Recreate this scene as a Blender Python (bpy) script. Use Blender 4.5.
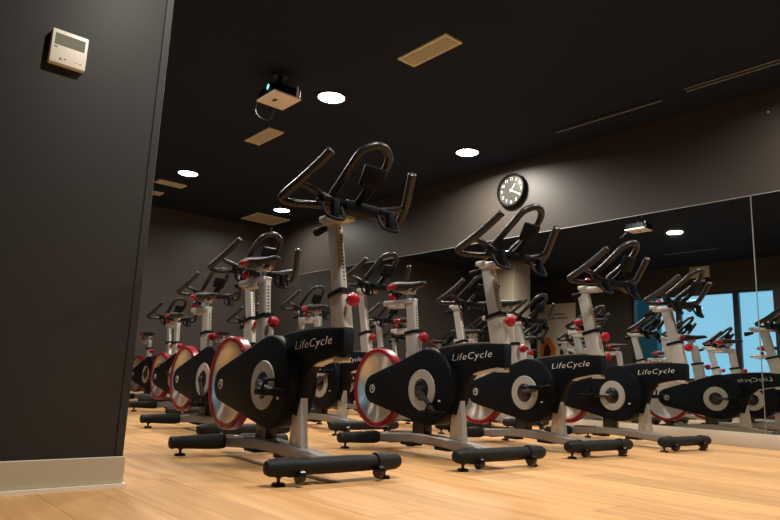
import bpy, bmesh, math, random
from mathutils import Vector, Matrix
random.seed(7)
for o in list(bpy.data.objects): bpy.data.objects.remove(o)
scene = bpy.context.scene
COL = scene.collection
R = math.radians
PI = math.pi

# ------------------------------------------------------------------ camera
F_PX, PITCH, ROLL, YAW, CAM_H = 640.9, R(10.68), R(2.35), R(49.20), 0.357
fw = Vector((-math.sin(YAW) * math.cos(PITCH), math.cos(YAW) * math.cos(PITCH), math.sin(PITCH)))
rt = Vector((math.cos(YAW), math.sin(YAW), 0))
up = rt.cross(fw)
rt, up = rt * math.cos(ROLL) + up * math.sin(ROLL), up * math.cos(ROLL) - rt * math.sin(ROLL)
cam_data = bpy.data.cameras.new('camera')
cam_data.sensor_width = 36
cam_data.lens = F_PX / 780 * 36
cam_data.clip_start = 0.02
cam = bpy.data.objects.new('camera', cam_data)
COL.objects.link(cam)
cam.matrix_world = Matrix(((rt.x, up.x, -fw.x, 0), (rt.y, up.y, -fw.y, 0), (rt.z, up.z, -fw.z, CAM_H), (0, 0, 0, 1)))
scene.camera = cam

# ------------------------------------------------------------------ world, exposure
scene.view_settings.view_transform = 'Standard'
scene.view_settings.look = 'None'
scene.view_settings.gamma = 1.0
scene.view_settings.use_curve_mapping = False
scene.view_settings.exposure = 0.0
world = bpy.data.worlds.new('daylight')
scene.world = world
world.use_nodes = True
bg = world.node_tree.nodes['Background']
bg.inputs['Color'].default_value = (0.36, 0.68, 0.88, 1)
bg.inputs['Strength'].default_value = 1.25

# room: X from back wall to the wall behind the camera, Y from window wall to mirror wall
X0, X1, Y0, Y1, H = -8.62, 2.0, -1.41, 4.996, 2.6
LAMP_W = 44.5
LAMP_COL = (1.0, 0.92, 0.80)
LAMPS = [(-4.03, 2.78), (-4.07, 4.46), (-6.86, 2.82), (-7.43, 4.42), (-4.06, 1.16),
         (-6.75, 1.5), (-0.95, 1.16), (-0.95, 2.8), (-0.95, 4.47)]

# ------------------------------------------------------------------ materials
MATS = {}
def mat(name, col, rough=0.5, metal=0.0, spec=0.5, emit=None, estr=0.0, bump=None, vary=None, coat=0.0):
    m = bpy.data.materials.new(name)
    m.use_nodes = True
    nt = m.node_tree
    b = nt.nodes['Principled BSDF']
    b.inputs['Base Color'].default_value = (*col, 1)
    b.inputs['Roughness'].default_value = rough
    b.inputs['Metallic'].default_value = metal
    b.inputs['Specular IOR Level'].default_value = spec
    b.inputs['Coat Weight'].default_value = coat
    if emit:
        b.inputs['Emission Color'].default_value = (*emit, 1)
        b.inputs['Emission Strength'].default_value = estr
    if vary or bump:
        tc = nt.nodes.new('ShaderNodeTexCoord')
        nz = nt.nodes.new('ShaderNodeTexNoise')
        nz.inputs['Scale'].default_value = (vary or bump)[0]
        nz.inputs['Detail'].default_value = 4
        nt.links.new(tc.outputs['Object'], nz.inputs['Vector'])
        if vary:
            mx = nt.nodes.new('ShaderNodeMix')
            mx.data_type = 'RGBA'
            k = vary[1]
            mx.inputs['A'].default_value = (*[c * (1 - k) for c in col], 1)
            mx.inputs['B'].default_value = (*[min(1, c * (1 + k)) for c in col], 1)
            nt.links.new(nz.outputs['Fac'], mx.inputs['Factor'])
            nt.links.new(mx.outputs['Result'], b.inputs['Base Color'])
        if bump:
            bp = nt.nodes.new('ShaderNodeBump')
            bp.inputs['Strength'].default_value = bump[1]
            bp.inputs['Distance'].default_value = 0.002
            nt.links.new(nz.outputs['Fac'], bp.inputs['Height'])
            nt.links.new(bp.outputs['Normal'], b.inputs['Normal'])
    MATS[name] = m
    return m

mat('wall_paint', (0.050, 0.042, 0.037), 0.48, spec=0.33, vary=(1.3, 0.12))
mat('column_paint', (0.029, 0.0283, 0.0295), 0.5, spec=0.2, vary=(1.5, 0.10))
mat('pale_column', (0.42, 0.35, 0.27), 0.6, vary=(2, 0.06))
mat('ceiling_paint', (0.0155, 0.0215, 0.0370), 0.8, spec=0.08, vary=(1.2, 0.15))
mat('skirting', (0.46, 0.41, 0.31), 0.5, vary=(3, 0.05))
mat('skirting_mid', (0.50, 0.44, 0.36), 0.5)
mat('skirting_pale', (0.80, 0.73, 0.60), 0.45)
mat('screed', (0.20, 0.12, 0.06), 0.8)
mat('black_plastic', (0.0048, 0.0062, 0.0086), 0.5, spec=0.065, bump=(160, 0.12))
mat('black_gloss', (0.006, 0.006, 0.007), 0.25, spec=0.5)
mat('rubber', (0.010, 0.0115, 0.0115), 0.55, spec=0.18, bump=(90, 0.15))
mat('grip', (0.010, 0.0105, 0.011), 0.38, spec=0.4)
mat('saddle_vinyl', (0.011, 0.0115, 0.012), 0.5, spec=0.2)
mat('crank_black', (0.03, 0.03, 0.03), 0.35, metal=0.4)
mat('post_paint', (0.44, 0.415, 0.385), 0.36, metal=0.4)
mat('beam_paint', (0.27, 0.25, 0.225), 0.42, metal=0.45)
mat('steel', (0.55, 0.54, 0.52), 0.3, metal=0.9)
mat('red_plastic', (0.27, 0.002, 0.014), 0.32, spec=0.35)
mat('red_rim', (0.225, 0.002, 0.013), 0.34, spec=0.35)
mat('ring_grey', (0.30, 0.285, 0.26), 0.5)
mat('letter', (0.62, 0.60, 0.57), 0.4)
mat('hole', (0.02, 0.02, 0.02), 0.6)
mat('white_plastic', (0.80, 0.77, 0.70), 0.4)
mat('lcd', (0.16, 0.165, 0.12), 0.3)
mat('lcd_segment', (0.145, 0.15, 0.108), 0.4)
mat('print_grey', (0.12, 0.11, 0.10), 0.5)
mat('vent_metal', (0.66, 0.62, 0.46), 0.5)
mat('vent_dark', (0.03, 0.025, 0.02), 0.7)
mat('aluminium', (0.42, 0.43, 0.46), 0.45, metal=0.5)
mat('black_metal', (0.01, 0.01, 0.011), 0.4)
mat('clock_face', (0.040, 0.041, 0.036), 0.3, spec=0.22)
mat('clock_white', (0.85, 0.85, 0.8), 0.4)
mat('lamp_diffuser', (0.9, 0.9, 0.9), 0.4, emit=(0.96, 1.0, 0.95), estr=16.0)
mat('lens_glow', (0.05, 0.3, 0.35), 0.1, emit=(0.15, 0.9, 1.0), estr=2.5)
mat('poster_white', (0.80, 0.74, 0.64), 0.6)
mat('poster_orange', (0.75, 0.22, 0.04), 0.6)
mat('poster_dark', (0.05, 0.03, 0.02), 0.6)
mat('sign_pale', (0.62, 0.62, 0.42), 0.5)
mat('teal_paint', (0.03, 0.20, 0.26), 0.6)
mat('pale_blue', (0.62, 0.80, 0.88), 0.6)
mat('outdoor_paving', (0.35, 0.38, 0.40), 0.8)

# mirror
mm = mat('mirror_glass', (0.80, 0.84, 0.83), 0.01, metal=1.0)
# window glass: thin clear pane
gm = bpy.data.materials.new('window_glass'); gm.use_nodes = True
nt = gm.node_tree; nt.nodes.clear()
out = nt.nodes.new('ShaderNodeOutputMaterial')
mixs = nt.nodes.new('ShaderNodeMixShader'); mixs.inputs['Fac'].default_value = 0.08
tr = nt.nodes.new('ShaderNodeBsdfTransparent'); tr.inputs['Color'].default_value = (0.86, 0.95, 0.98, 1)
gl = nt.nodes.new('ShaderNodeBsdfGlossy'); gl.inputs['Roughness'].default_value = 0.02
nt.links.new(tr.outputs[0], mixs.inputs[1]); nt.links.new(gl.outputs[0], mixs.inputs[2]); nt.links.new(mixs.outputs[0], out.inputs[0])
MATS['window_glass'] = gm
# brushed flywheel: anisotropic around its axle (local Y)
fm = mat('flywheel_steel', (0.78, 0.75, 0.71), 0.30, metal=0.9)
nt = fm.node_tree; b = nt.nodes['Principled BSDF']
tg = nt.nodes.new('ShaderNodeTangent'); tg.direction_type = 'RADIAL'; tg.axis = 'Y'
b.inputs['Anisotropic'].default_value = 0.95
b.inputs['Anisotropic Rotation'].default_value = 0.25
nt.links.new(tg.outputs[0], b.inputs['Tangent'])
# wood plank: grain along X, tone differs from plank to plank
pm = bpy.data.materials.new('oak_plank'); pm.use_nodes = True
nt = pm.node_tree; b = nt.nodes['Principled BSDF']
tc = nt.nodes.new('ShaderNodeTexCoord'); oi = nt.nodes.new('ShaderNodeObjectInfo')
ad = nt.nodes.new('ShaderNodeVectorMath'); ad.operation = 'ADD'
sc = nt.nodes.new('ShaderNodeVectorMath'); sc.operation = 'SCALE'; sc.inputs['Scale'].default_value = 1.0
cx = nt.nodes.new('ShaderNodeCombineXYZ'); mu = nt.nodes.new('ShaderNodeMath'); mu.operation = 'MULTIPLY'; mu.inputs[1].default_value = 57.0
nt.links.new(oi.outputs['Random'], mu.inputs[0]); nt.links.new(mu.outputs[0], cx.inputs[0]); nt.links.new(mu.outputs[0], cx.inputs[1])
nt.links.new(tc.outputs['Object'], ad.inputs[0]); nt.links.new(cx.outputs[0], ad.inputs[1])
mp = nt.nodes.new('ShaderNodeMapping'); mp.inputs['Scale'].default_value = (1.6, 14, 1)
nt.links.new(ad.outputs[0], mp.inputs['Vector'])
nz = nt.nodes.new('ShaderNodeTexNoise'); nz.inputs['Scale'].default_value = 1.6; nz.inputs['Detail'].default_value = 6; nz.inputs['Distortion'].default_value = 0.6
nt.links.new(mp.outputs[0], nz.inputs['Vector'])
cr = nt.nodes.new('ShaderNodeValToRGB')
cr.color_ramp.elements[0].position = 0.28; cr.color_ramp.elements[0].color = (0.46, 0.245, 0.098, 1)
cr.color_ramp.elements[1].position = 0.72; cr.color_ramp.elements[1].color = (0.65, 0.375, 0.165, 1)
nt.links.new(nz.outputs['Fac'], cr.inputs[0])
hs = nt.nodes.new('ShaderNodeHueSaturation')
mr = nt.nodes.new('ShaderNodeMapRange'); mr.inputs['To Min'].default_value = 0.86; mr.inputs['To Max'].default_value = 1.10
nt.links.new(oi.outputs['Random'], mr.inputs['Value']); nt.links.new(mr.outputs[0], hs.inputs['Value'])
nt.links.new(cr.outputs[0], hs.inputs['Color']); nt.links.new(hs.outputs[0], b.inputs['Base Color'])
b.inputs['Roughness'].default_value = 0.45
b.inputs['Specular IOR Level'].default_value = 0.25
bp = nt.nodes.new('ShaderNodeBump'); bp.inputs['Strength'].default_value = 0.08; bp.inputs['Distance'].default_value = 0.002
nt.links.new(nz.outputs['Fac'], bp.inputs['Height']); nt.links.new(bp.outputs[0], b.inputs['Normal'])
MATS['oak_plank'] = pm

# ------------------------------------------------------------------ mesh helpers
def bm_box(bm, x0, x1, y0, y1, z0, z1, bev=0.0, seg=2):
    r = bmesh.ops.create_cube(bm, size=1)
    vs = r['verts']
    for v in vs:
        v.co = Vector(((x0 + x1) / 2 + v.co.x * (x1 - x0), (y0 + y1) / 2 + v.co.y * (y1 - y0), (z0 + z1) / 2 + v.co.z * (z1 - z0)))
    if bev:
        es = list({e for v in vs for e in v.link_edges})
        bmesh.ops.bevel(bm, geom=es, offset=bev, segments=seg, profile=0.5, affect='EDGES')
    return vs

def bm_cyl(bm, p0, p1, r0, r1=None, seg=20, caps=True):
    p0, p1 = Vector(p0), Vector(p1)
    r1 = r0 if r1 is None else r1
    d = p1 - p0
    rot = d.to_track_quat('Z', 'Y').to_matrix().to_4x4()
    m = Matrix.Translation((p0 + p1) / 2) @ rot
    bmesh.ops.create_cone(bm, cap_ends=caps, segments=seg, radius1=r0, radius2=r1, depth=d.length, matrix=m)

def bm_lathe(bm, prof, origin, axis, seg=28):
    """prof: list of (distance along axis, radius)"""
    axis = Vector(axis).normalized()
    q = axis.to_track_quat('Z', 'Y')
    u, w = q @ Vector((1, 0, 0)), q @ Vector((0, 1, 0))
    o = Vector(origin)
    rings = []
    for d, r in prof:
        if r < 1e-6:
            rings.append([bm.verts.new(o + axis * d)])
        else:
            rings.append([bm.verts.new(o + axis * d + (u * math.cos(2 * PI * k / seg) + w * math.sin(2 * PI * k / seg)) * r) for k in range(seg)])
    for a, b_ in zip(rings[:-1], rings[1:]):
        for k in range(seg):
            k2 = (k + 1) % seg
            if len(a) == 1 and len(b_) == 1: continue
            if len(a) == 1: bm.faces.new((a[0], b_[k], b_[k2]))
            elif len(b_) == 1: bm.faces.new((a[k], b_[0], a[k2]))
            else: bm.faces.new((a[k], b_[k], b_[k2], a[k2]))

def catmull(pts, n=8):
    P = [Vector(p) for p in pts]
    P = [P[0] * 2 - P[1]] + P + [P[-1] * 2 - P[-2]]
    outp = []
    for i in range(1, len(P) - 2):
        for k in range(n):
            t = k / n
            a, b_, c, d = P[i - 1], P[i], P[i + 1], P[i + 2]
            outp.append(0.5 * ((2 * b_) + (c - a) * t + (2 * a - 5 * b_ + 4 * c - d) * t * t + (3 * b_ - a - 3 * c + d) * t ** 3))
    outp.append(P[-2])
    return outp

def bm_tube(bm, pts, r, seg=12, n=8, smooth=True):
    path = catmull(pts, n) if smooth else [Vector(p) for p in pts]
    rad = r if callable(r) else (lambda t: r)
    rings = []
    prev = None
    for i, p in enumerate(path):
        d = (path[min(i + 1, len(path) - 1)] - path[max(i - 1, 0)]).normalized()
        if prev is None:
            u = d.orthogonal().normalized()
        else:
            u = (prev - d * prev.dot(d)).normalized()
        prev = u
        w = d.cross(u)
        rr = rad(i / (len(path) - 1))
        rings.append([bm.verts.new(p + (u * math.cos(2 * PI * k / seg) + w * math.sin(2 * PI * k / seg)) * rr) for k in range(seg)])
    for a, b_ in zip(rings[:-1], rings[1:]):
        for k in range(seg):
            k2 = (k + 1) % seg
            bm.faces.new((a[k], a[k2], b_[k2], b_[k]))
    bm.faces.new(rings[0][::-1]); bm.faces.new(rings[-1])

def bm_prism_xz(bm, pts, y0, y1, bev=0.0, seg=2):
    """outline in the XZ plane pushed from y0 to y1, its two rims rounded"""
    f = bm.faces.new([bm.verts.new((x, y0, z)) for x, z in pts])
    r = bmesh.ops.extrude_face_region(bm, geom=[f])
    nv = [g for g in r['geom'] if isinstance(g, bmesh.types.BMVert)]
    for v in nv: v.co.y = y1
    bm.normal_update()
    if bev:
        vs = set(nv) | set(f.verts)
        es = [e for e in bm.edges if e.verts[0] in vs and e.verts[1] in vs and abs(e.verts[0].co.y - e.verts[1].co.y) < 1e-6]
        bmesh.ops.bevel(bm, geom=es, offset=bev, segments=seg, profile=0.5, affect='EDGES')

def obj(name, bm, m, parent=None, smooth=True, angle=35):
    bmesh.ops.recalc_face_normals(bm, faces=bm.faces[:])
    me = bpy.data.meshes.new(name)
    if smooth:
        for f in bm.faces: f.smooth = True
        lim = R(angle)
        for e in bm.edges:
            if len(e.link_faces) == 2 and e.calc_face_angle(0) > lim: e.smooth = False
    bm.to_mesh(me); bm.free()
    me.materials.append(MATS[m])
    o = bpy.data.objects.new(name, me)
    COL.objects.link(o)
    if parent: o.parent = parent
    return o

def box(name, m, parent, x0, x1, y0, y1, z0, z1, bev=0.0):
    bm = bmesh.new(); bm_box(bm, x0, x1, y0, y1, z0, z1, bev)
    return obj(name, bm, m, parent)

def empty(name, loc=(0, 0, 0), rz=0.0):
    o = bpy.data.objects.new(name, None)
    o.empty_display_size = 0.1
    COL.objects.link(o)
    o.location = loc; o.rotation_euler = (0, 0, rz)
    return o

def tag(o, label, cat, group=None):
    o['label'] = label; o['category'] = cat
    if group: o['group'] = group
    return o

def struct(o, label=None):
    o['kind'] = 'structure'
    if label: o['label'] = label
    return o

def text_mesh(name, body, size, m, parent, matrix, depth=0.0008, shear=0.0, align='CENTER', space=1.0, offset=0.0):
    cu = bpy.data.curves.new(name, 'FONT')
    cu.body = body; cu.size = size; cu.extrude = depth; cu.shear = shear; cu.align_x = align; cu.align_y = 'CENTER'
    cu.space_character = space; cu.resolution_u = 3; cu.offset = offset
    t = bpy.data.objects.new(name + '_tmp', cu); COL.objects.link(t)
    bpy.context.view_layer.update()
    me = bpy.data.meshes.new_from_object(t.evaluated_get(bpy.context.evaluated_depsgraph_get()))
    bpy.data.objects.remove(t); bpy.data.curves.remove(cu)
    me.transform(matrix)
    me.materials.clear(); me.materials.append(MATS[m])
    o = bpy.data.objects.new(name, me); COL.objects.link(o)
    if parent: o.parent = parent
    return o

def copy_tree(o, parent=None):
    c = o.copy(); COL.objects.link(c); c.parent = parent
    for ch in list(o.children): copy_tree(ch, c)
    return c

# ------------------------------------------------------------------ the room
floor = struct(box('floor', 'screed', None, X0, X1, Y0, Y1, -0.10, -0.012), 'pale oak plank floor of the studio')
PL, PW, GAP = 1.30, 0.214, 0.0013
bm = bmesh.new(); bm_box(bm, 0, 1, 0, PW - GAP, -0.012, 0.0)
plank0 = obj('plank', bm, 'oak_plank', None, smooth=False)
first = True
ny = int(math.ceil((Y1 - Y0) / PW))
for j in range(ny):
    y = Y0 + j * PW
    x = X0 - random.random() * PL
    while x < X1:
        a, b_ = max(x, X0 + .001), min(x + PL - GAP, X1 - .001)
        if b_ - a > 0.04:
            p = plank0 if first else plank0.copy()
            if not first: COL.objects.link(p)
            first = False
            p.parent = floor
            w = min(PW, Y1 - .001 - y) / PW
            p.location = (a, y, 0); p.scale = (b_ - a, w, 1)
        x += PL

struct(box('ceiling', 'ceiling_paint', None, X0, X1, Y0, Y1, H, H + 0.12), 'black painted ceiling')
struct(box('wall_mirror_side', 'wall_paint', None, X0, X1, Y1, Y1 + 0.15, 0, H), 'dark brown wall with the clock and mirror')
struct(box('wall_back', 'wall_paint', None, X0 - 0.15, X0, Y0, Y1, 0, H), 'dark brown wall behind the last bikes')
struct(box('wall_right', 'wall_paint', None, X1, X1 + 0.15, Y0, Y1, 0, H), 'dark brown wall')
# window wall opposite the mirror
WX = [-6.14, -5.26, -4.28, -3.66]
WT = 2.10
bm = bmesh.new()
bm_box(bm, X0, WX[0], Y0 - 0.15, Y0, 0, H); bm_box(bm, WX[-1], X1, Y0 - 0.15, Y0, 0, H)
bm_box(bm, WX[0], WX[-1], Y0 - 0.15, Y0, WT, H)
struct(obj('wall_window_side', bm, 'wall_paint', None, smooth=False), 'dark wall with tall windows opposite the mirror')
for k in range(3):
    a, b_ = WX[k], WX[k + 1]
    fr = bmesh.new(); t = 0.045
    bm_box(fr, a, a + t, Y0 - .10, Y0 - .03, 0, WT); bm_box(fr, b_ - t, b_, Y0 - .10, Y0 - .03, 0, WT)
    bm_box(fr, a + t, b_ - t, Y0 - .10, Y0 - .03, 0, t); bm_box(fr, a + t, b_ - t, Y0 - .10, Y0 - .03, WT - t, WT)
    w = struct(obj('window_%d' % (k + 1), fr, 'black_metal', None, smooth=False), 'tall black framed window seen in the mirror')
    box('pane', 'window_glass', w, a + t, b_ - t, Y0 - .068, Y0 - .062, t, WT - t)
# outside the windows
struct(box('ground_outside', 'outdoor_paving', None, -12, 3, -9, Y0 - 0.16, -0.1, -0.02), 'paving outside the windows')
struct(box('wall_outside', 'teal_paint', None, -6.9, -6.12, -2.55, -2.35, -0.02, 3.2), 'teal wall panel outside the windows')
# columns
CX, CY = -2.12, 0.758
bm = bmesh.new(); bm_box(bm, CX - 0.5, CX, 0.02, CY, 0, H, 0.006, 2)
col1 = struct(obj('wall_column', bm, 'column_paint', None), 'dark brown square column carrying the thermostat')
bm = bmesh.new(); bm_box(bm, CX, CX + 0.003, CY - 0.028, CY - 0.004, 0.094, H - .001, 0.001, 1)
obj('corner_bead', bm, 'column_paint', col1)
bm = bmesh.new()
bm_box(bm, CX + .0005, CX + 0.012, 0.02, CY + 0.003, 0.012, 0.092, 0.002, 1)
bm_box(bm, CX - 0.5, CX + .0005, CY + .0005, CY + 0.003, 0.012, 0.092, 0.002, 1)
bb = struct(obj('baseboard_column', bm, 'skirting', None), 'beige baseboard of the thermostat column')
bm = bmesh.new()
bm_box(bm, CX + .0005, CX + 0.024, 0.02, CY + 0.010, 0.0, 0.012)
bm_box(bm, CX - 0.5, CX + .0005, CY + .0005, CY + 0.010, 0.0, 0.012)
obj('baseboard_lip', bm, 'skirting_pale', bb, smooth=False)
bm = bmesh.new(); bm_box(bm, -7.72, -7.22, 0.27, CY, 0, H, 0.006, 2)
struct(obj('wall_pale_column', bm, 'pale_column', None), 'pale beige column seen in the mirror')
# baseboard below the mirror, and on the back wall
struct(box('baseboard_mirror', 'skirting_mid', None, X0, X1, Y1 - 0.016, Y1 - .0005, 0, 0.10, 0.002), 'pale baseboard running under the mirror')
struct(box('baseboard_back', 'skirting', None, X0 + .0005, X0 + 0.014, Y0, Y1 - 0.017, 0, 0.09, 0.002), 'baseboard of the back wall')

# mirror panels
MT, MB, MS = 1.812, 0.104, -1.722
def mirror(a, b_, label):
    bm = bmesh.new(); bm_box(bm, a, b_, Y1 - 0.006, Y1 - 0.0005, MB, MT, 0.0008, 1)
    o = tag(obj('wall_mirror', bm, 'mirror_glass', None, smooth=False), label, 'mirror', 'mirror panels on the clock wall')
    ed = bmesh.new(); bm_box(ed, a, b_, Y1 - 0.008, Y1 - 0.0005, MT, MT + 0.005)
    obj('top_edge', ed, 'aluminium', o, smooth=False)
    return o
m1 = mirror(-7.75, MS - 0.003, 'long wall mirror panel mounted below the round clock')
m2 = mirror(MS + 0.003, X1 - 0.3, 'wall mirror panel beyond the bright vertical joint strip')
tag(box('mirror_joint', 'steel', None, MS - 0.0029, MS + 0.0029, Y1 - 0.009, Y1 - 0.0005, MB, MT), 'thin bright vertical strip between two mirror panels', 'trim strip')

# ------------------------------------------------------------------ exercise bike
def circle_pts(cx, cz, r, a0, a1, n):
    return [(cx + r * math.cos(R(a0 + (a1 - a0) * k / n)), cz + r * math.sin(R(a0 + (a1 - a0) * k / n))) for k in range(n + 1)]

def flat_post(bm, p0, p1, lx, ly, bev=0.012):
    """oval-section post from p0 to p1 (in the XZ plane)"""
    p0, p1 = Vector(p0), Vector(p1)
    d = p1 - p0; L = d.length
    tmp = bmesh.new(); bm_box(tmp, -lx / 2, lx / 2, -ly / 2, ly / 2, 0, L)
    es = [e for e in tmp.edges if abs(e.verts[0].co.z - e.verts[1].co.z) > L * .5]
    bmesh.ops.bevel(tmp, geom=es, offset=bev, segments=3, profile=0.5, affect='EDGES')
    ang = math.atan2(d.x, d.z)
    M = Matrix.Translation(p0) @ Matrix.Rotation(ang, 4, 'Y')
    bmesh.ops.transform(tmp, matrix=M, verts=tmp.verts[:])
    me = bpy.data.meshes.new('t'); tmp.to_mesh(me); tmp.free()
    bm.from_mesh(me); bpy.data.meshes.remove(me)

HP = lambda z: Vector((0.472 - 0.225 * (z - 0.545), 0, z))     # axis of the handlebar post
SP = lambda z: Vector((-0.132 - 0.135 * (z - 0.515), 0, z))    # axis of the seat post

def make_bike():
    root = empty('exercise_bike')
    # base
    bm = bmesh.new()
    prof = [(-0.375, 0.058), (-0.30, 0.064), (-0.20, 0.072), (-0.09, 0.080), (0.03, 0.081), (0.16, 0.076), (0.30, 0.066), (0.40, 0.060), (0.47, 0.056)]
    path = catmull([(x, 0, z) for x, z in prof], 3)
    rings = []
    for p in path:
        hw, hh = 0.040, 0.024
        rings.append([bm.verts.new(p + Vector((0, y, z))) for y, z in ((-hw, -hh + .008), (-hw + .008, -hh), (hw - .008, -hh), (hw, -hh + .008), (hw, hh - .008), (hw - .008, hh), (-hw + .008, hh), (-hw, hh - .008))])
    for a, b_ in zip(rings[:-1], rings[1:]):
        for k in range(8): bm.faces.new((a[k], a[(k + 1) % 8], b_[(k + 1) % 8], b_[k]))
    bm.faces.new(rings[0]); bm.faces.new(rings[-1][::-1])
    beam = obj('base_beam', bm, 'beam_paint', root)
    for xx in (-0.13, 0.13):
        bm = bmesh.new(); bm_box(bm, xx - .05, xx + .05, -.034, .034, 0.040, 0.058, .004)
        obj('beam_pad', bm, 'rubber', beam)
    # stabilisers
    for front in (False, True):
        xs = 0.485 if front else -0.375
        zs = 0.062 if front else 0.060
        hw = 0.285
        bm = bmesh.new()
        if front:
            bm_lathe(bm, [(-0.2, 0), (-0.2, .026), (-.12, .029), (0, .030), (.12, .029), (.2, .026), (.2, 0)], (xs, 0, zs), (0, 1, 0), 20)
        else:
            bm_lathe(bm, [(-0.2, 0), (-0.2, .022), (0, .026), (.2, .022), (.2, 0)], (xs, 0, zs), (0, 1, 0), 20)
        st = obj('front_stabilizer' if front else 'rear_stabilizer', bm, 'rubber' if front else 'beam_paint', root)
        for s in (-1, 1):
            bm = bmesh.new()
            if front:
                bm_lathe(bm, [(.165, .0265), (.168, .034), (.19, .035), (.2, .0315), (.225, .0315), (.262, .029), (.278, .022), (.285, 0)], (xs, 0, zs), (0, s, 0), 20)
            else:
                bm_lathe(bm, [(.035, .0305), (.06, .034), (.12, .0325), (.2, .0285), (.262, .0255), (.27, .028), (.282, .024), (.287, 0)], (xs, 0, zs), (0, s, 0), 20)
            obj('end_cap', bm, 'rubber', st)
            bm = bmesh.new()
            yf = .222 * s
            xf = xs - .012 if front else xs - .03
            bm_cyl(bm, (xf, yf, 0.0), (xf, yf, 0.011), .025, .021, 16)
            bm_cyl(bm, (xf, yf, 0.011), (xf, yf, 0.05), .0062, None, 10)
            bm_cyl(bm, (xf, yf, 0.026), (xf, yf, 0.033), .011, None, 6)
            obj('levelling_foot', bm, 'black_metal', st)
            if front:
                bm = bmesh.new()
                bm_lathe(bm, [(-.012, .0), (-.012, .021), (-.009, .025), (.009, .025), (.012, .021), (.012, 0)], (xs + .028, .165 * s, .034), (0, 1, 0), 18)
                obj('transport_wheel', bm, 'black_gloss', st)
    # uprights between beam and shroud
    bm = bmesh.new()
    bm_prism_xz(bm, [(0.165, 0.085), (0.262, 0.085), (0.258, 0.115), (0.236, 0.30), (0.19, 0.30)], -0.016, 0.016, 0.003, 2)
    pl = obj('support_plate', bm, 'post_paint', root)
    for s in (-1, 1):
        bm = bmesh.new(); bm_cyl(bm, (.215, s * .015, .118), (.215, s * .020, .118), .009, None, 10)
        obj('bolt', bm, 'steel', pl)
    bm = bmesh.new(); bm_box(bm, -0.095, -0.005, -0.028, 0.028, 0.09, 0.20, 0.004)
    obj('frame_bracket', bm, 'black_metal', root)
    # boom
    bm = bmesh.new()
    top = catmull([(-0.20, 0, .445), (-.17, 0, .462), (0, 0, .508), (.142, 0, .533), (.24, 0, .541), (.34, 0, .546), (.43, 0, .546), (.512, 0, .542)], 4)
    low = catmull([(.520, 0, .441), (.47, 0, .436), (.40, 0, .425), (.325, 0, .405), (.275, 0, .362), (.243, 0, .29), (.215, 0, .21)], 4)
    pts = [(p.x, p.z) for p in top] + [(.521, .532)] + [(p.x, p.z) for p in low] + [(0.0, .25), (-.2, .35)]
    bm_prism_xz(bm, pts, -.025, .025, .006, 2)
    boom = obj('frame_boom', bm, 'black_plastic', root, angle=50)
    bm = bmesh.new()
    tp = [(p.x, p.z) for p in top[6:]]
    bm_prism_xz(bm, [(x, z + .0005) for x, z in tp] + [(x, z + .004) for x, z in tp[::-1]], -.022, .022)
    obj('boom_cap', bm, 'beam_paint', boom)
    bm = bmesh.new()
    lw = [(p.x, p.z) for p in low[3:13]]
    bm_prism_xz(bm, [(x, z - .0005) for x, z in lw] + [(x + .002, z - .005) for x, z in lw[::-1]], -.021, .021)
    obj('boom_underside', bm, 'post_paint', boom)
    bm = bmesh.new(); bm_box(bm, .452, .512, -.020, .020, .416, .434, .004); obj('post_socket', bm, 'post_paint', boom)
    for s in (-1, 1):
        M = Matrix.Translation((.312, s * .0252, .487)) @ (Matrix.Identity(4) if s < 0 else Matrix.Rotation(PI, 4, 'Z')) @ Matrix.Rotation(R(90), 4, 'X') @ Matrix.Rotation(R(4 if s < 0 else -4), 4, 'Z')
        t = text_mesh('lettering', 'LifeCycle', 0.046, 'letter', boom, M @ Matrix.Diagonal((1.38, 1, 1, 1)), shear=.25, space=1.12, offset=-.0006)
    # chain guard
    bm = bmesh.new()
    hx, hz, hr, dx, dz, dr = -0.40, 0.312, 0.078, 0.042, 0.338, 0.186
    d = math.hypot(dx - hx, dz - hz); base = math.degrees(math.atan2(dz - hz, dx - hx)); off = math.degrees(math.acos((hr - dr) / d))
    pts = circle_pts(hx, hz, hr, base + off, base + 360 - off, 14) + circle_pts(dx, dz, dr, base - off, base + off, 30)
    bm_prism_xz(bm, pts, -.064, .064, .010, 3)
    guard = obj('chain_guard', bm, 'black_plastic', root, angle=50)
    for s in (-1, 1):
        bm = bmesh.new()
        bm_lathe(bm, [(.0655, .053), (.0695, .055), (.0695, .097), (.0655, .100), (.062, .100), (.062, .053), (.0655, .053)], (.012, 0, .32), (0, s, 0), 40)
        obj('crank_ring', bm, 'ring_grey', guard)
        bm = bmesh.new()
        bm_lathe(bm, [(.062, .050), (.071, .048), (.075, .040), (.075, 0)], (.012, 0, .32), (0, s, 0), 28)
        obj('crank_hub_cover', bm, 'black_gloss', guard)
        # round emblem: ring with a leaning S stroke
        bm = bmesh.new()
        bm_lathe(bm, [(.0645, .0225), (.0655, .0225), (.0655, .0195), (.0645, .0195), (.0645, .0225)], (hx, 0, hz), (0, s, 0), 28)
        c = s * .065
        bm_tube(bm, [(hx + a * -s, c, hz + b_) for a, b_ in ((.004, .019), (-.004, .010), (-.006, .002), (.007, -.002), (.006, -.010), (-.004, -.019))], .0016, 6, 4)
        bm_tube(bm, [(hx + a * -s, c, hz + b_) for a, b_ in ((.006, .016), (.011, .008), (.003, .002), (-.008, 0))], .0014, 6, 4)
        obj('emblem', bm, 'letter', guard)
        if s < 0:
            bm = bmesh.new(); bm_box(bm, .135, .150, s * .0645 - .0006, s * .0645 + .0006, .268, .277); obj('warning_label', bm, 'letter', guard)
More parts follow.
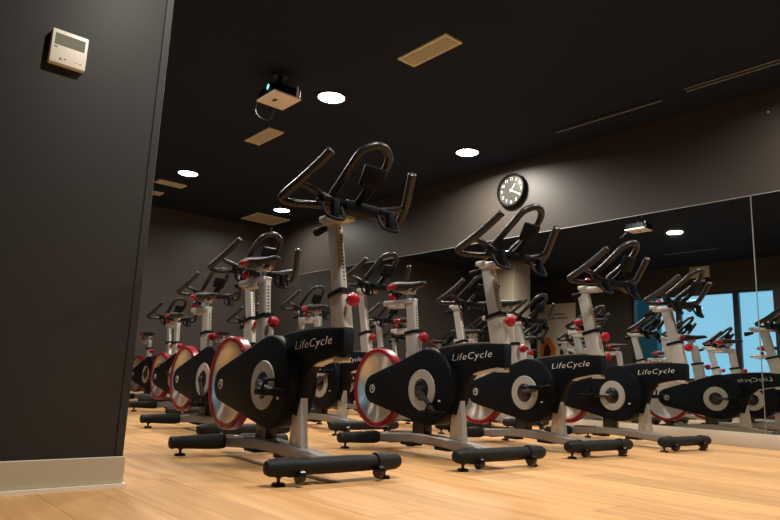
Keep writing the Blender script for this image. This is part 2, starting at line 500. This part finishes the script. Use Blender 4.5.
    # cranks and pedals
    for s in (-1, 1):
        L = .165
        bm = bmesh.new()
        bm_lathe(bm, [(.074, .0), (.074, .021), (.092, .019), (.096, .0)], (0, 0, 0), (0, s, 0), 16)
        bm_tube(bm, [(0, s * .083, 0), (s * -.4 * L, s * .084, 0), (s * -L, s * .086, 0)], lambda t: .0135 - .003 * t, 10, 4)
        cr_ = obj('crank_arm', bm, 'crank_black', root)
        cr_.location = (.012, 0, .32)
        bm = bmesh.new()
        bm_cyl(bm, (0, s * .080, 0), (0, s * .105, 0), .007, None, 10)
        ax = obj('pedal_axle', bm, 'steel', cr_); ax.location = (s * -L, 0, 0)
        bm = bmesh.new()
        bm_box(bm, -.045, .045, s * .131 - .034, s * .131 + .034, -.012, .012, .006)
        ym = s * .131
        bm_tube(bm, [(.045, ym - .03, 0), (.085, ym - .027, .010), (.10, ym, .014), (.085, ym + .027, .010), (.045, ym + .03, 0)], .005, 8, 5)
        bm_tube(bm, [(.02, ym - .035, 0), (.03, ym - .024, .042), (.03, ym + .024, .042), (.02, ym + .035, 0)], .005, 8, 5)
        pd = obj('pedal', bm, 'black_plastic', cr_); pd.location = (s * -L, 0, 0)
    # flywheel: origin at its axle so that the brushing runs around it
    wx, wz = -0.425, 0.321
    bm = bmesh.new()
    bm_lathe(bm, [(-.020, 0), (-.020, .05), (-.011, .062), (-.011, .150), (-.016, .160), (-.016, .196), (.016, .196), (.016, .160), (.011, .150), (.011, .062), (.020, .05), (.020, 0)], (0, 0, 0), (0, 1, 0), 56)
    wheel = obj('flywheel', bm, 'flywheel_steel', root)
    wheel.location = (wx, 0, wz)
    bm = bmesh.new()
    bm_lathe(bm, [(-.021, .188), (-.025, .193), (-.025, .208), (-.019, .215), (.019, .215), (.025, .208), (.025, .193), (.021, .188), (.0165, .1965), (-.0165, .1965), (-.021, .188)], (0, 0, 0), (0, 1, 0), 56)
    for k in range(10):
        aa = 2 * PI * k / 10 + .2
        bm_cyl(bm, (.2 * math.cos(aa), -.028, .2 * math.sin(aa)), (.2 * math.cos(aa), .028, .2 * math.sin(aa)), .008, None, 8)
    obj('flywheel_rim', bm, 'red_rim', wheel)
    bm = bmesh.new(); bm_box(bm, -.43, -.33, -.052, -.034, .305, .32, .002); bm_box(bm, -.43, -.33, .034, .052, .305, .32, .002)
    obj('axle_bracket', bm, 'beam_paint', root)
    # seat post
    bm = bmesh.new(); flat_post(bm, SP(.47), SP(.612), .088, .046); sl = obj('seat_post_sleeve', bm, 'post_paint', root)
    bm = bmesh.new(); flat_post(bm, SP(.606), SP(.622), .100, .058, .014); obj('collar', bm, 'black_plastic', sl)
    bm = bmesh.new()
    k0 = SP(.597); bm_cyl(bm, k0 + Vector((.03, 0, 0)), k0 + Vector((.075, 0, -.008)), .008, None, 10); obj('knob_bolt', bm, 'steel', sl)
    bm = bmesh.new(); bm_lathe(bm, [(0, 0), (0, .013), (.006, .020), (.018, .0255), (.032, .024), (.041, .015), (.044, 0)], k0 + Vector((.062, 0, -.006)), (1, 0, -.15), 20)
    obj('adjustment_knob', bm, 'red_plastic', sl)
    bm = bmesh.new(); flat_post(bm, SP(.54), SP(.775), .070, .032, .010); spo = obj('seat_post', bm, 'post_paint', root)
    bm = bmesh.new()
    for k in range(9):
        z = .632 + .0145 * k; p = SP(z); bm_box(bm, p.x + .0345, p.x + .0365, -.004, .004, z - .0035, z + .0035)
    obj('adjustment_holes', bm, 'hole', spo, smooth=False)
    # seat slider and saddle
    bm = bmesh.new(); bm_box(bm, -.395, -.14, -.022, .022, .768, .796, .006); ssl = obj('seat_slider', bm, 'post_paint', root)
    bm = bmesh.new(); bm_box(bm, -.345, -.205, -.024, .024, .752, .770, .004); obj('slider_bracket', bm, 'post_paint', ssl)
    bm = bmesh.new(); bm_lathe(bm, [(0, 0), (0, .012), (.008, .021), (.024, .021), (.032, .012), (.034, 0)], (-.285, -.022, .81), (-.3, -1, .2), 16)
    obj('slider_knob', bm, 'red_plastic', ssl)
    bm = bmesh.new(); bm_cyl(bm, (-.19, 0, .79), (-.19, 0, .84), .014, None, 12)
    bm_box(bm, -.22, -.16, -.024, .024, .822, .842, .004); obj('seat_clamp', bm, 'steel', ssl)
    bm = bmesh.new()
    secs = [(-.372, .030, .874, .020), (-.362, .062, .884, .034), (-.335, .076, .893, .042), (-.29, .077, .895, .045), (-.24, .062, .891, .044), (-.19, .042, .886, .040), (-.14, .028, .884, .034), (-.10, .022, .884, .028), (-.075, .018, .880, .022), (-.066, .008, .872, .010)]
    rings = []
    for x, w_, zt, th in secs:
        x = -.058 + (x + .066) * .84
        ring = []
        for k in range(16):
            a = 2 * PI * k / 16
            cy, cz = math.cos(a), math.sin(a)
            yy = w_ * math.copysign(abs(cy) ** .8, cy)
            zz = zt - th / 2 + (th / 2) * math.copysign(abs(cz) ** .8, cz) - .10 * yy * yy / max(w_, .02) * (1 if cz > -.2 else .4)
            ring.append(bm.verts.new((x, yy, zz)))
        rings.append(ring)
    for a, b_ in zip(rings[:-1], rings[1:]):
        for k in range(16): bm.faces.new((a[k], a[(k + 1) % 16], b_[(k + 1) % 16], b_[k]))
    bm.faces.new(rings[0]); bm.faces.new(rings[-1][::-1])
    sad = obj('saddle', bm, 'saddle_vinyl', ssl, angle=70)
    for s in (-1, 1):
        bm = bmesh.new()
        bm_tube(bm, [(-.310, s * .045, .856), (-.285, s * .066, .857), (-.245, s * .068, .861), (-.20, s * .048, .864)], lambda t: .004 + .012 * math.sin(PI * min(1, t * 1.0 + .02)), 8, 5)
        obj('saddle_side_pad', bm, 'red_plastic', ssl)
    bm = bmesh.new()
    for s in (-1, 1): bm_tube(bm, [(-.33, s * .02, .862), (-.28, s * .022, .842), (-.19, s * .022, .838), (-.12, s * .012, .862)], .0035, 6, 5)
    obj('saddle_rails', bm, 'steel', ssl)
    # handlebar post
    bm = bmesh.new(); flat_post(bm, HP(.532), HP(.668), .088, .046); sl = obj('handlebar_post_sleeve', bm, 'post_paint', root)
    bm = bmesh.new(); flat_post(bm, HP(.662), HP(.678), .100, .058, .014); obj('collar', bm, 'black_plastic', sl)
    k0 = HP(.648); bm = bmesh.new(); bm_cyl(bm, k0 + Vector((.03, 0, 0)), k0 + Vector((.075, 0, -.004)), .008, None, 10); obj('knob_bolt', bm, 'steel', sl)
    bm = bmesh.new(); bm_lathe(bm, [(0, 0), (0, .013), (.006, .020), (.018, .0255), (.032, .024), (.041, .015), (.044, 0)], k0 + Vector((.062, 0, -.004)), (1, 0, -.1), 20)
    obj('adjustment_knob', bm, 'red_plastic', sl)
    bm = bmesh.new(); flat_post(bm, HP(.58), HP(.925), .070, .032, .010); hpo = obj('handlebar_post', bm, 'post_paint', root)
    bm = bmesh.new()
    for k in range(15):
        z = .69 + .0145 * k; p = HP(z); bm_box(bm, p.x + .0335, p.x + .0365, -.004, .004, z - .0035, z + .0035)
    obj('adjustment_holes', bm, 'hole', hpo, smooth=False)
    # handlebar carriage
    bm = bmesh.new(); bm_box(bm, .345, .50, -.026, .026, .915, .945, .006)
    bm_box(bm, .325, .38, -.030, .030, .93, .955, .006)
    car = obj('handlebar_slider', bm, 'post_paint', root)
    bm = bmesh.new(); bm_tube(bm, [(.35, 0, .912), (.32, -.01, .905), (.285, -.012, .90)], lambda t: .012 + .006 * t, 10, 5); obj('slider_lever', bm, 'black_plastic', car)
    bm = bmesh.new(); bm_lathe(bm, [(0, 0), (0, .012), (.008, .020), (.022, .020), (.03, .012), (.032, 0)], (.40, -.02, .965), (-.2, -.7, .7), 16); obj('slider_knob', bm, 'red_plastic', car)
    bm = bmesh.new(); bm_box(bm, .455, .535, -.036, .036, .935, .975, .010); obj('handlebar_clamp', bm, 'black_plastic', car)
    # handlebar: two leaning horns with rearward elbows, braces, and a tall central loop
    bm = bmesh.new()
    for s in (-1, 1):
        bm_tube(bm, [(.500, s * .0, .958), (.50, s * .07, .955), (.495, s * .15, .946), (.475, s * .220, .942), (.456, s * .250, .947), (.452, s * .265, .958), (.480, s * .262, .974), (.535, s * .240, 1.012), (.59, s * .210, 1.062), (.632, s * .188, 1.104)],
                lambda t: .013 if t < .55 else .0165, 12, 6)
        bm_tube(bm, [(.525, s * .246, 1.006), (.535, s * .20, .99), (.53, s * .13, .972), (.51, s * .05, .962)], lambda t: .010 + .004 * math.sin(PI * t), 10, 6)
        bm_lathe(bm, [(0, 0), (0, .0175), (.006, .0175), (.010, .012), (.011, 0)], (.632, s * .188, 1.104), (.59, -s * .33, .55), 14)
    half = [(.505, .045, .962), (.468, .058, .978), (.470, .066, 1.003), (.53, .070, 1.043), (.60, .071, 1.093), (.645, .062, 1.134), (.670, .030, 1.156)]
    bm_tube(bm, [(x, -y, z) for x, y, z in half] + [(.677, 0, 1.161)] + half[::-1], .0155, 12, 6)
    hb = obj('handlebar', bm, 'grip', root, angle=60)
    bm = bmesh.new()
    bm_box(bm, -.012, .012, -.046, .046, -.042, .042, .007)
    bmesh.ops.transform(bm, matrix=Matrix.Translation((.632, 0, 1.052)) @ Matrix.Rotation(R(28), 4, 'Y'), verts=bm.verts[:])
    bm_tube(bm, [(.615, 0, 1.03), (.58, 0, .995), (.53, 0, .965)], .014, 8, 4)
    obj('console', bm, 'black_plastic', hb)
    bm = bmesh.new()
    bm_box(bm, .50, .585, -.075, .075, .930, .968, .010)
    obj('console_base', bm, 'black_plastic', hb)
    for s in (-1, 1):
        bm = bmesh.new()
        y0_, y1_ = s * .085, s * .165
        bm_tube(bm, [(.555, y0_, .955), (.585, y0_, .900), (.60, (y0_ * .8 + y1_ * .2), .882), (.60, (y0_ * .2 + y1_ * .8), .882), (.585, y1_, .900), (.555, y1_, .955)], .0065, 8, 5)
        bm_box(bm, .525, .575, min(y0_, y1_) - .006, max(y0_, y1_) + .006, .945, .965, .005)
        bm_box(bm, .570, .600, s * .125 - .012, s * .125 + .012, .885, .955, .004)
        obj('bottle_holder', bm, 'black_plastic', hb)
    return root

HANDLE = ('handlebar', 'handlebar_slider')
def adjust(root, dx, dz, sdz=0.0, sdx=0.0, crank=0.0):
    for ch in root.children:
        n = ch.name.split('.')[0]
        if n == 'crank_arm':
            ch.rotation_euler = (0, -R(crank), 0)
            for g in ch.children:
                if g.name.startswith('pedal') and not g.name.startswith('pedal_axle'): g.rotation_euler = (0, R(crank), 0)
        if n in HANDLE: ch.location = (dx, 0, dz)
        elif n == 'handlebar_post': ch.location = (-0.225 * dz, 0, dz)
        elif n == 'seat_slider': ch.location = (sdx - .135 * sdz, 0, sdz)
        elif n == 'seat_post': ch.location = (-.135 * sdz, 0, sdz)

ROW = {'A': 'row edging the open floor', 'B': 'second row from the open floor', 'C': 'third row from the open floor', 'D': 'last row by the back wall'}
BIKES = [  # row, x, y, yaw, handlebar dx, dz, seat dz, label
    ('A', -2.366, 1.439, -2.66, -.016, .031, 0.0, 'exercise bike beside the thermostat column, end of the row edging the open floor'),
    ('A', -2.346, 2.325, -3.32, .010, -.021, 0.0, 'exercise bike second from the thermostat column in the row edging the open floor'),
    ('A', -2.415, 3.246, -4.21, .050, -.021, 0.01, 'exercise bike third from the thermostat column in the row edging the open floor'),
    ('A', -2.375, 4.169, -4.59, -.040, -.034, -0.02, 'exercise bike closest to the mirror in the row edging the open floor'),
    ('B', -3.774, 1.840, -1.51, -.030, -.015, -0.01, 'exercise bike in the second row, just behind the one beside the thermostat column'),
    ('B', -3.877, 2.786, -2.26, .030, .028, 0.02, 'exercise bike second from the column side in the second row from the open floor'),
    ('B', -3.780, 3.650, -2.0, .0, .0, 0.0, 'exercise bike third from the column side in the second row from the open floor'),
    ('B', -3.900, 4.560, -2.5, .0, -.035, -0.02, 'exercise bike closest to the mirror in the second row from the open floor'),
    ('C', -5.483, 2.364, -1.1, .0, .04, 0.0, 'exercise bike on the column side of the third row from the open floor'),
    ('C', -5.450, 3.313, -1.2, .0, .012, 0.01, 'exercise bike in the middle of the third row from the open floor'),
    ('C', -5.450, 4.260, -1.5, .0, .0, -0.01, 'exercise bike closest to the mirror in the third row from the open floor'),
    ('D', -7.40, 2.85, -1.0, .0, -.02, -0.08, 'exercise bike on the column side of the last row by the back wall'),
    ('D', -7.40, 3.80, -1.5, .0, .02, 0.0, 'exercise bike in the last row by the back wall, nearer the mirror'),
]
CRANK = [-8, -40, 12, 182, -62, 30, -20, 75, 160, -70, 10, 40, -30]
proto = make_bike()
for i, (row, x, y, yaw, dx, dz, sdz, label) in enumerate(BIKES):
    o = proto if i == 0 else copy_tree(proto)
    o.location = (x, y, 0); o.rotation_euler = (0, 0, R(yaw))
    adjust(o, dx, dz, sdz, 0.0, CRANK[i])
    tag(o, label, 'exercise bike', 'exercise bikes standing in staggered rows')

# ------------------------------------------------------------------ ceiling lights
def downlight(x, y, label, dim=1.0):
    t = empty('ceiling_light', (x, y, H))
    bm = bmesh.new()
    bm_lathe(bm, [(0, .125), (-.010, .125), (-.012, .120), (-.012, .110), (-.004, .106), (0, .106), (0, .125)], (0, 0, 0), (0, 0, 1), 32)
    obj('trim_ring', bm, 'black_metal', t)
    bm = bmesh.new()
    bm_lathe(bm, [(-.0005, .105), (-.007, .104), (-.012, .078), (-.014, .035), (-.0145, 0)], (0, 0, 0), (0, 0, 1), 32)
    obj('diffuser', bm, 'lamp_diffuser', t)
    ld = bpy.data.lights.new('lamp', 'AREA')
    ld.energy = LAMP_W * dim; ld.color = LAMP_COL; ld.shape = 'DISK'; ld.size = 0.19; ld.spread = R(165)
    lo = bpy.data.objects.new('lamp', ld); COL.objects.link(lo); lo.parent = t; lo.location = (0, 0, -.016)
    return tag(t, label, 'ceiling light', 'round downlights in the black ceiling')
LL = ['round downlight in the ceiling next to the projector', 'round downlight in the ceiling above the clock', 'round downlight in the ceiling beside the small air vent near the column',
      'round downlight in the ceiling beside the far corner vent', 'round downlight seen in the mirror next to the reflected projector',
      'round downlight in the ceiling near the pale beige column', 'round downlight in the ceiling in front of the thermostat column',
      'round downlight in the ceiling over the middle of the open floor', 'round downlight in the ceiling beside the double line slot diffuser']
DIM = [1, 1.2, .38, .45, 1, .45, 1.15, 1, .55]   # the lamps by the back wall and by the slot are dimmed
for k, (x, y) in enumerate(LAMPS):
    downlight(x, y, LL[k], DIM[k])

# ------------------------------------------------------------------ ceiling vents
def vent(x0, x1, y0, y1, label, n, along_x=True):
    t = empty('air_vent', ((x0 + x1) / 2, (y0 + y1) / 2, H))
    a, b_ = (x1 - x0) / 2, (y1 - y0) / 2
    f = .014
    bm = bmesh.new()
    bm_box(bm, -a, a, -b_, -b_ + f, -.012, 0); bm_box(bm, -a, a, b_ - f, b_, -.012, 0)
    bm_box(bm, -a, -a + f, -b_ + f, b_ - f, -.012, 0); bm_box(bm, a - f, a, -b_ + f, b_ - f, -.012, 0)
    obj('frame', bm, 'vent_metal', t, smooth=False)
    box('backing', 'vent_dark', t, -a + f, a - f, -b_ + f, b_ - f, -.003, 0)
    span = (2 * b_ if along_x else 2 * a) - 2 * f
    st = span / n
    for k in range(n):
        c = -span / 2 + st * (k + .5)
        bm = bmesh.new()
        if along_x: bm_box(bm, -a + f, a - f, c - st * .24, c + st * .24, -.011, -.004)
        else: bm_box(bm, c - st * .24, c + st * .24, -b_ + f, b_ - f, -.010, -.003)
        obj('slat', bm, 'vent_metal', t, smooth=False)
    return tag(t, label, 'air vent', 'slatted air vents in the ceiling')
vent(-3.17, -2.70, 2.73, 2.89, 'tan slatted air vent alone in the open black ceiling', 7)
vent(-5.43, -4.97, 2.76, 2.92, 'tan slatted air vent in the ceiling behind the projector', 7)
vent(-8.30, -7.82, 4.27, 4.80, 'wide tan air vent in the far ceiling corner by the downlight', 10)
vent(-7.50, -7.34, 2.68, 3.02, 'narrow tan air vent in the ceiling next to a downlight', 5, False)
vent(-8.05, -7.89, 2.74, 2.96, 'tan air vent in the ceiling half hidden by the column edge', 5, False)

# slot diffusers
def slot(x0, x1, y, label, n=2):
    t = empty('slot_diffuser', ((x0 + x1) / 2, y, H))
    a = (x1 - x0) / 2
    box('body', 'black_metal', t, -a, a, -.03, .03, -.006, 0)
    for yy in ((-.026, .026) if n == 2 else (0.02,)):
        bm = bmesh.new(); bm_box(bm, -a, a, yy - .004, yy + .004, -.011, -.006); obj('flange', bm, 'aluminium', t, smooth=False)
    return tag(t, label, 'slot diffuser', 'linear slot diffusers in the ceiling')
slot(-3.15, -2.18, 4.60, 'single line black slot diffuser in the ceiling above the clock wall', 1)
slot(-1.98, -0.75, 4.57, 'double line black slot diffuser in the ceiling further along the clock wall', 2)
slot(-4.90, -4.05, -0.27, 'slot diffuser in the ceiling near the windows, seen in the mirror', 1)

# ------------------------------------------------------------------ projector
pj = empty('projector', (-4.01, 2.29, 2.395))
bm = bmesh.new(); bm_box(bm, -.128, .128, -.110, .110, .014, .085, .010, 3); body = obj('body', bm, 'black_plastic', pj)  # near-black sides put the unlit look of the projector's sides into the colour
bm = bmesh.new(); bm_box(bm, -.134, .134, -.116, .116, 0, .016, .006, 2); obj('base_plate', bm, 'white_plastic', pj)
bm = bmesh.new(); bm_box(bm, -.03, .02, -.045, -.02, -.003, .001); obj('base_slot', bm, 'hole', body, smooth=False)
bm = bmesh.new()
bm_lathe(bm, [(0, .0), (0, .034), (.03, .034), (.032, .030), (.02, .026), (.02, 0)], (.06, -.109, .050), (0, -1, 0), 22); ln = obj('lens_barrel', bm, 'black_gloss', pj)
bm = bmesh.new(); bm_lathe(bm, [(.0205, 0), (.0205, .022), (.0225, .015), (.0235, 0)], (.06, -.109, .050), (0, -1, 0), 20); obj('lens', bm, 'lens_glow', ln)
bm = bmesh.new(); bm_cyl(bm, (0, 0, .085), (0, 0, .202), .022, None, 16); bm_cyl(bm, (0, 0, .195), (0, 0, .2048), .06, None, 20)
for a in range(4): bm_tube(bm, [(0, 0, .10), (.09 * math.cos(PI / 4 + a * PI / 2), .08 * math.sin(PI / 4 + a * PI / 2), .092), (.11 * math.cos(PI / 4 + a * PI / 2), .10 * math.sin(PI / 4 + a * PI / 2), .083)], .007, 8, 3)
obj('ceiling_mount', bm, 'black_metal', pj)
bm = bmesh.new(); bm_box(bm,   .126, .134, .07, .085, .012, .10, .002); obj('side_clip', bm, 'white_plastic', pj)
bm = bmesh.new(); bm_tube(bm, [(-.12, -.05, .05), (-.19, -.07, .04), (-.235, -.062, .0), (-.245, -.05, -.04), (-.25, .01, -.066), (-.225, .06, -.062), (-.16, .05, -.03), (-.13, .03, .02), (-.11, .02, .05)], .006, 8, 6); obj('cable_loop', bm, 'black_metal', pj)
tag(pj, 'white projector hanging from the ceiling with a looped black cable', 'projector')

# ------------------------------------------------------------------ clock
CKX, CKZ, CR = -3.93, 2.297, 0.172
ck = empty('wall_clock', (CKX, Y1, CKZ))
bm = bmesh.new()
bm_lathe(bm, [(.0005, 0), (.0005, CR), (.035, CR + .003), (.048, CR - .004), (.050, CR - .012), (.044, CR - .018), (.040, CR - .02), (.02, CR - .022)], (0, 0, 0), (0, -1, 0), 48)
obj('case', bm, 'black_gloss', ck)
bm = bmesh.new(); bm_lathe(bm, [(.021, CR - .019), (.024, CR - .02), (.024, 0)], (0, 0, 0), (0, -1, 0), 48); face = obj('face', bm, 'clock_face', ck)
for k in range(1, 13):
    a = 2 * PI * k / 12
    M = Matrix.Translation((math.sin(a) * .121, -.0252, math.cos(a) * .121)) @ Matrix.Rotation(R(90), 4, 'X')
    text_mesh('numeral', str(k), .044, 'clock_white', face, M)
def hand(name, a, L, w):
    bm = bmesh.new(); bm_box(bm, -w / 2, w / 2, -.0278, -.0265, -.018, L)
    bmesh.ops.transform(bm, matrix=Matrix.Rotation(a, 4, 'Y'), verts=bm.verts[:]); obj(name, bm, 'clock_white', ck, smooth=False)
hand('hour_hand', R(37), .078, .009); hand('minute_hand', R(118), .112, .007)
bm = bmesh.new(); bm_cyl(bm, (0, -.024, 0), (0, -.031, 0), .010, None, 16); obj('hub', bm, 'clock_white', ck)
tag(ck, 'round black wall clock with white numerals above the mirror', 'clock')

# small sensor on the wall, right of the slots
bm = bmesh.new(); bm_lathe(bm, [(.0005, 0), (.0005, .010), (.010, .009), (.014, .005), (.015, 0)], (-1.564, Y1, 2.428), (0, -1, 0), 14)
tag(obj('wall_sensor', bm, 'steel', None), 'tiny silver round sensor on the dark wall above the mirror', 'sensor')
# sprinkler by the back corner
bm = bmesh.new(); bm_lathe(bm, [(0, .0), (0, .025), (-.008, .022), (-.012, .008), (-.05, .008), (-.055, .018), (-.06, .018), (-.06, 0)], (-8.5, 4.9, H), (0, 0, 1), 16)
tag(obj('sprinkler', bm, 'steel', None), 'small silver sprinkler head in the far ceiling corner', 'sprinkler')

# ------------------------------------------------------------------ thermostat on the column
th = empty('thermostat', (CX, 0.4375, 1.343))
bm = bmesh.new(); bm_box(bm, .0005, .026, -.053, .053, -.056, .056, .004, 2); tb = obj('case', bm, 'white_plastic', th)
bm = bmesh.new(); bm_box(bm, .0255, .0268, -.044, .044, .004, .042, .0005, 1); lcd = obj('screen', bm, 'lcd', th)
bm = bmesh.new()
for k in range(5): bm_box(bm, .0267, .0270, -.012 + .009 * k, -.006 + .009 * k, .014, .026)
bm_box(bm, .0267, .0270, -.036, -.022, .03, .034)
obj('screen_digits', bm, 'lcd_segment', lcd, smooth=False)
bm = bmesh.new(); bm_box(bm, .0258, .0263, -.044, -.034, -.006, -.001); obj('brand_print', bm, 'print_grey', th, smooth=False)
bm = bmesh.new()
vs = [bm.verts.new((.0264, -.022 + a, -.040 + b_)) for a, b_ in ((-.005, -.004), (.005, -.004), (0, .006))]; bm.faces.new(vs)
bm_box(bm, .0258, .0263, -.012, -.006, -.040, -.036)
obj('arrow_print', bm, 'print_grey', th, smooth=False)
bm = bmesh.new(); bm_box(bm, .0258, .0263, .020, .026, -.040, -.037); bm_box(bm, .0258, .0263, .032, .040, -.040, -.037); obj('button_print', bm, 'ring_grey', th, smooth=False)
tag(th, 'white square thermostat with grey display on the dark column', 'thermostat')

# ------------------------------------------------------------------ things on the window wall, seen in the mirror
ps = empty('wall_poster', (-7.81, Y0, 1.0))
box('board', 'poster_white', ps, -.47, .47, .0005, .02, -.35, 1.08, .002)
bm = bmesh.new()
for row, (z, n, x) in enumerate(((.86, 8, .20), (.78, 11, .27))):
    for k in range(n):
        xx = x - .045 * k - (.03 if k > 5 else 0); bm_box(bm, xx - .016, xx + .014, .0202, .0206, z - .022, z + .022)
obj('text_lines', bm, 'poster_dark', ps, smooth=False)
bm = bmesh.new(); bm_prism_xz(bm, [(-.40, -.2), (-.05, -.25), (0, .15), (-.12, .36), (-.30, .42), (-.38, .2)], .0202, .0208); obj('orange_figure', bm, 'poster_orange', ps, smooth=False)
bm = bmesh.new(); bm_prism_xz(bm, [(-.33, -.1), (-.16, -.15), (-.12, .10), (-.2, .28), (-.28, .2)], .0209, .0214); obj('dark_figure', bm, 'poster_dark', ps, smooth=False)
bm = bmesh.new(); bm_prism_xz(bm, [(.08, -.3), (.42, -.3), (.42, .10), (.10, .14)], .0202, .0208); obj('photo_panel', bm, 'poster_dark', ps, smooth=False)
tag(ps, 'white poster with dark text lines and orange figure, seen in the mirror', 'poster')
sg = empty('exit_sign', (-4.83, Y0, 2.2))
box('pale_panel', 'sign_pale', sg, -.17, .17, .0005, .03, .16, .355, .003)
box('dark_panel', 'black_metal', sg, -.15, .15, .0005, .022, -.02, .155, .003)
bm = bmesh.new()
for x, z in ((-.09, .10), (.06, .10), (-.09, .03)): bm_box(bm, x - .03, x + .03, .0222, .0226, z - .02, z + .02)
obj('pictogram', bm, 'clock_white', sg, smooth=False)
tag(sg, 'emergency exit sign with pale panel above the windows, seen in mirror', 'sign')
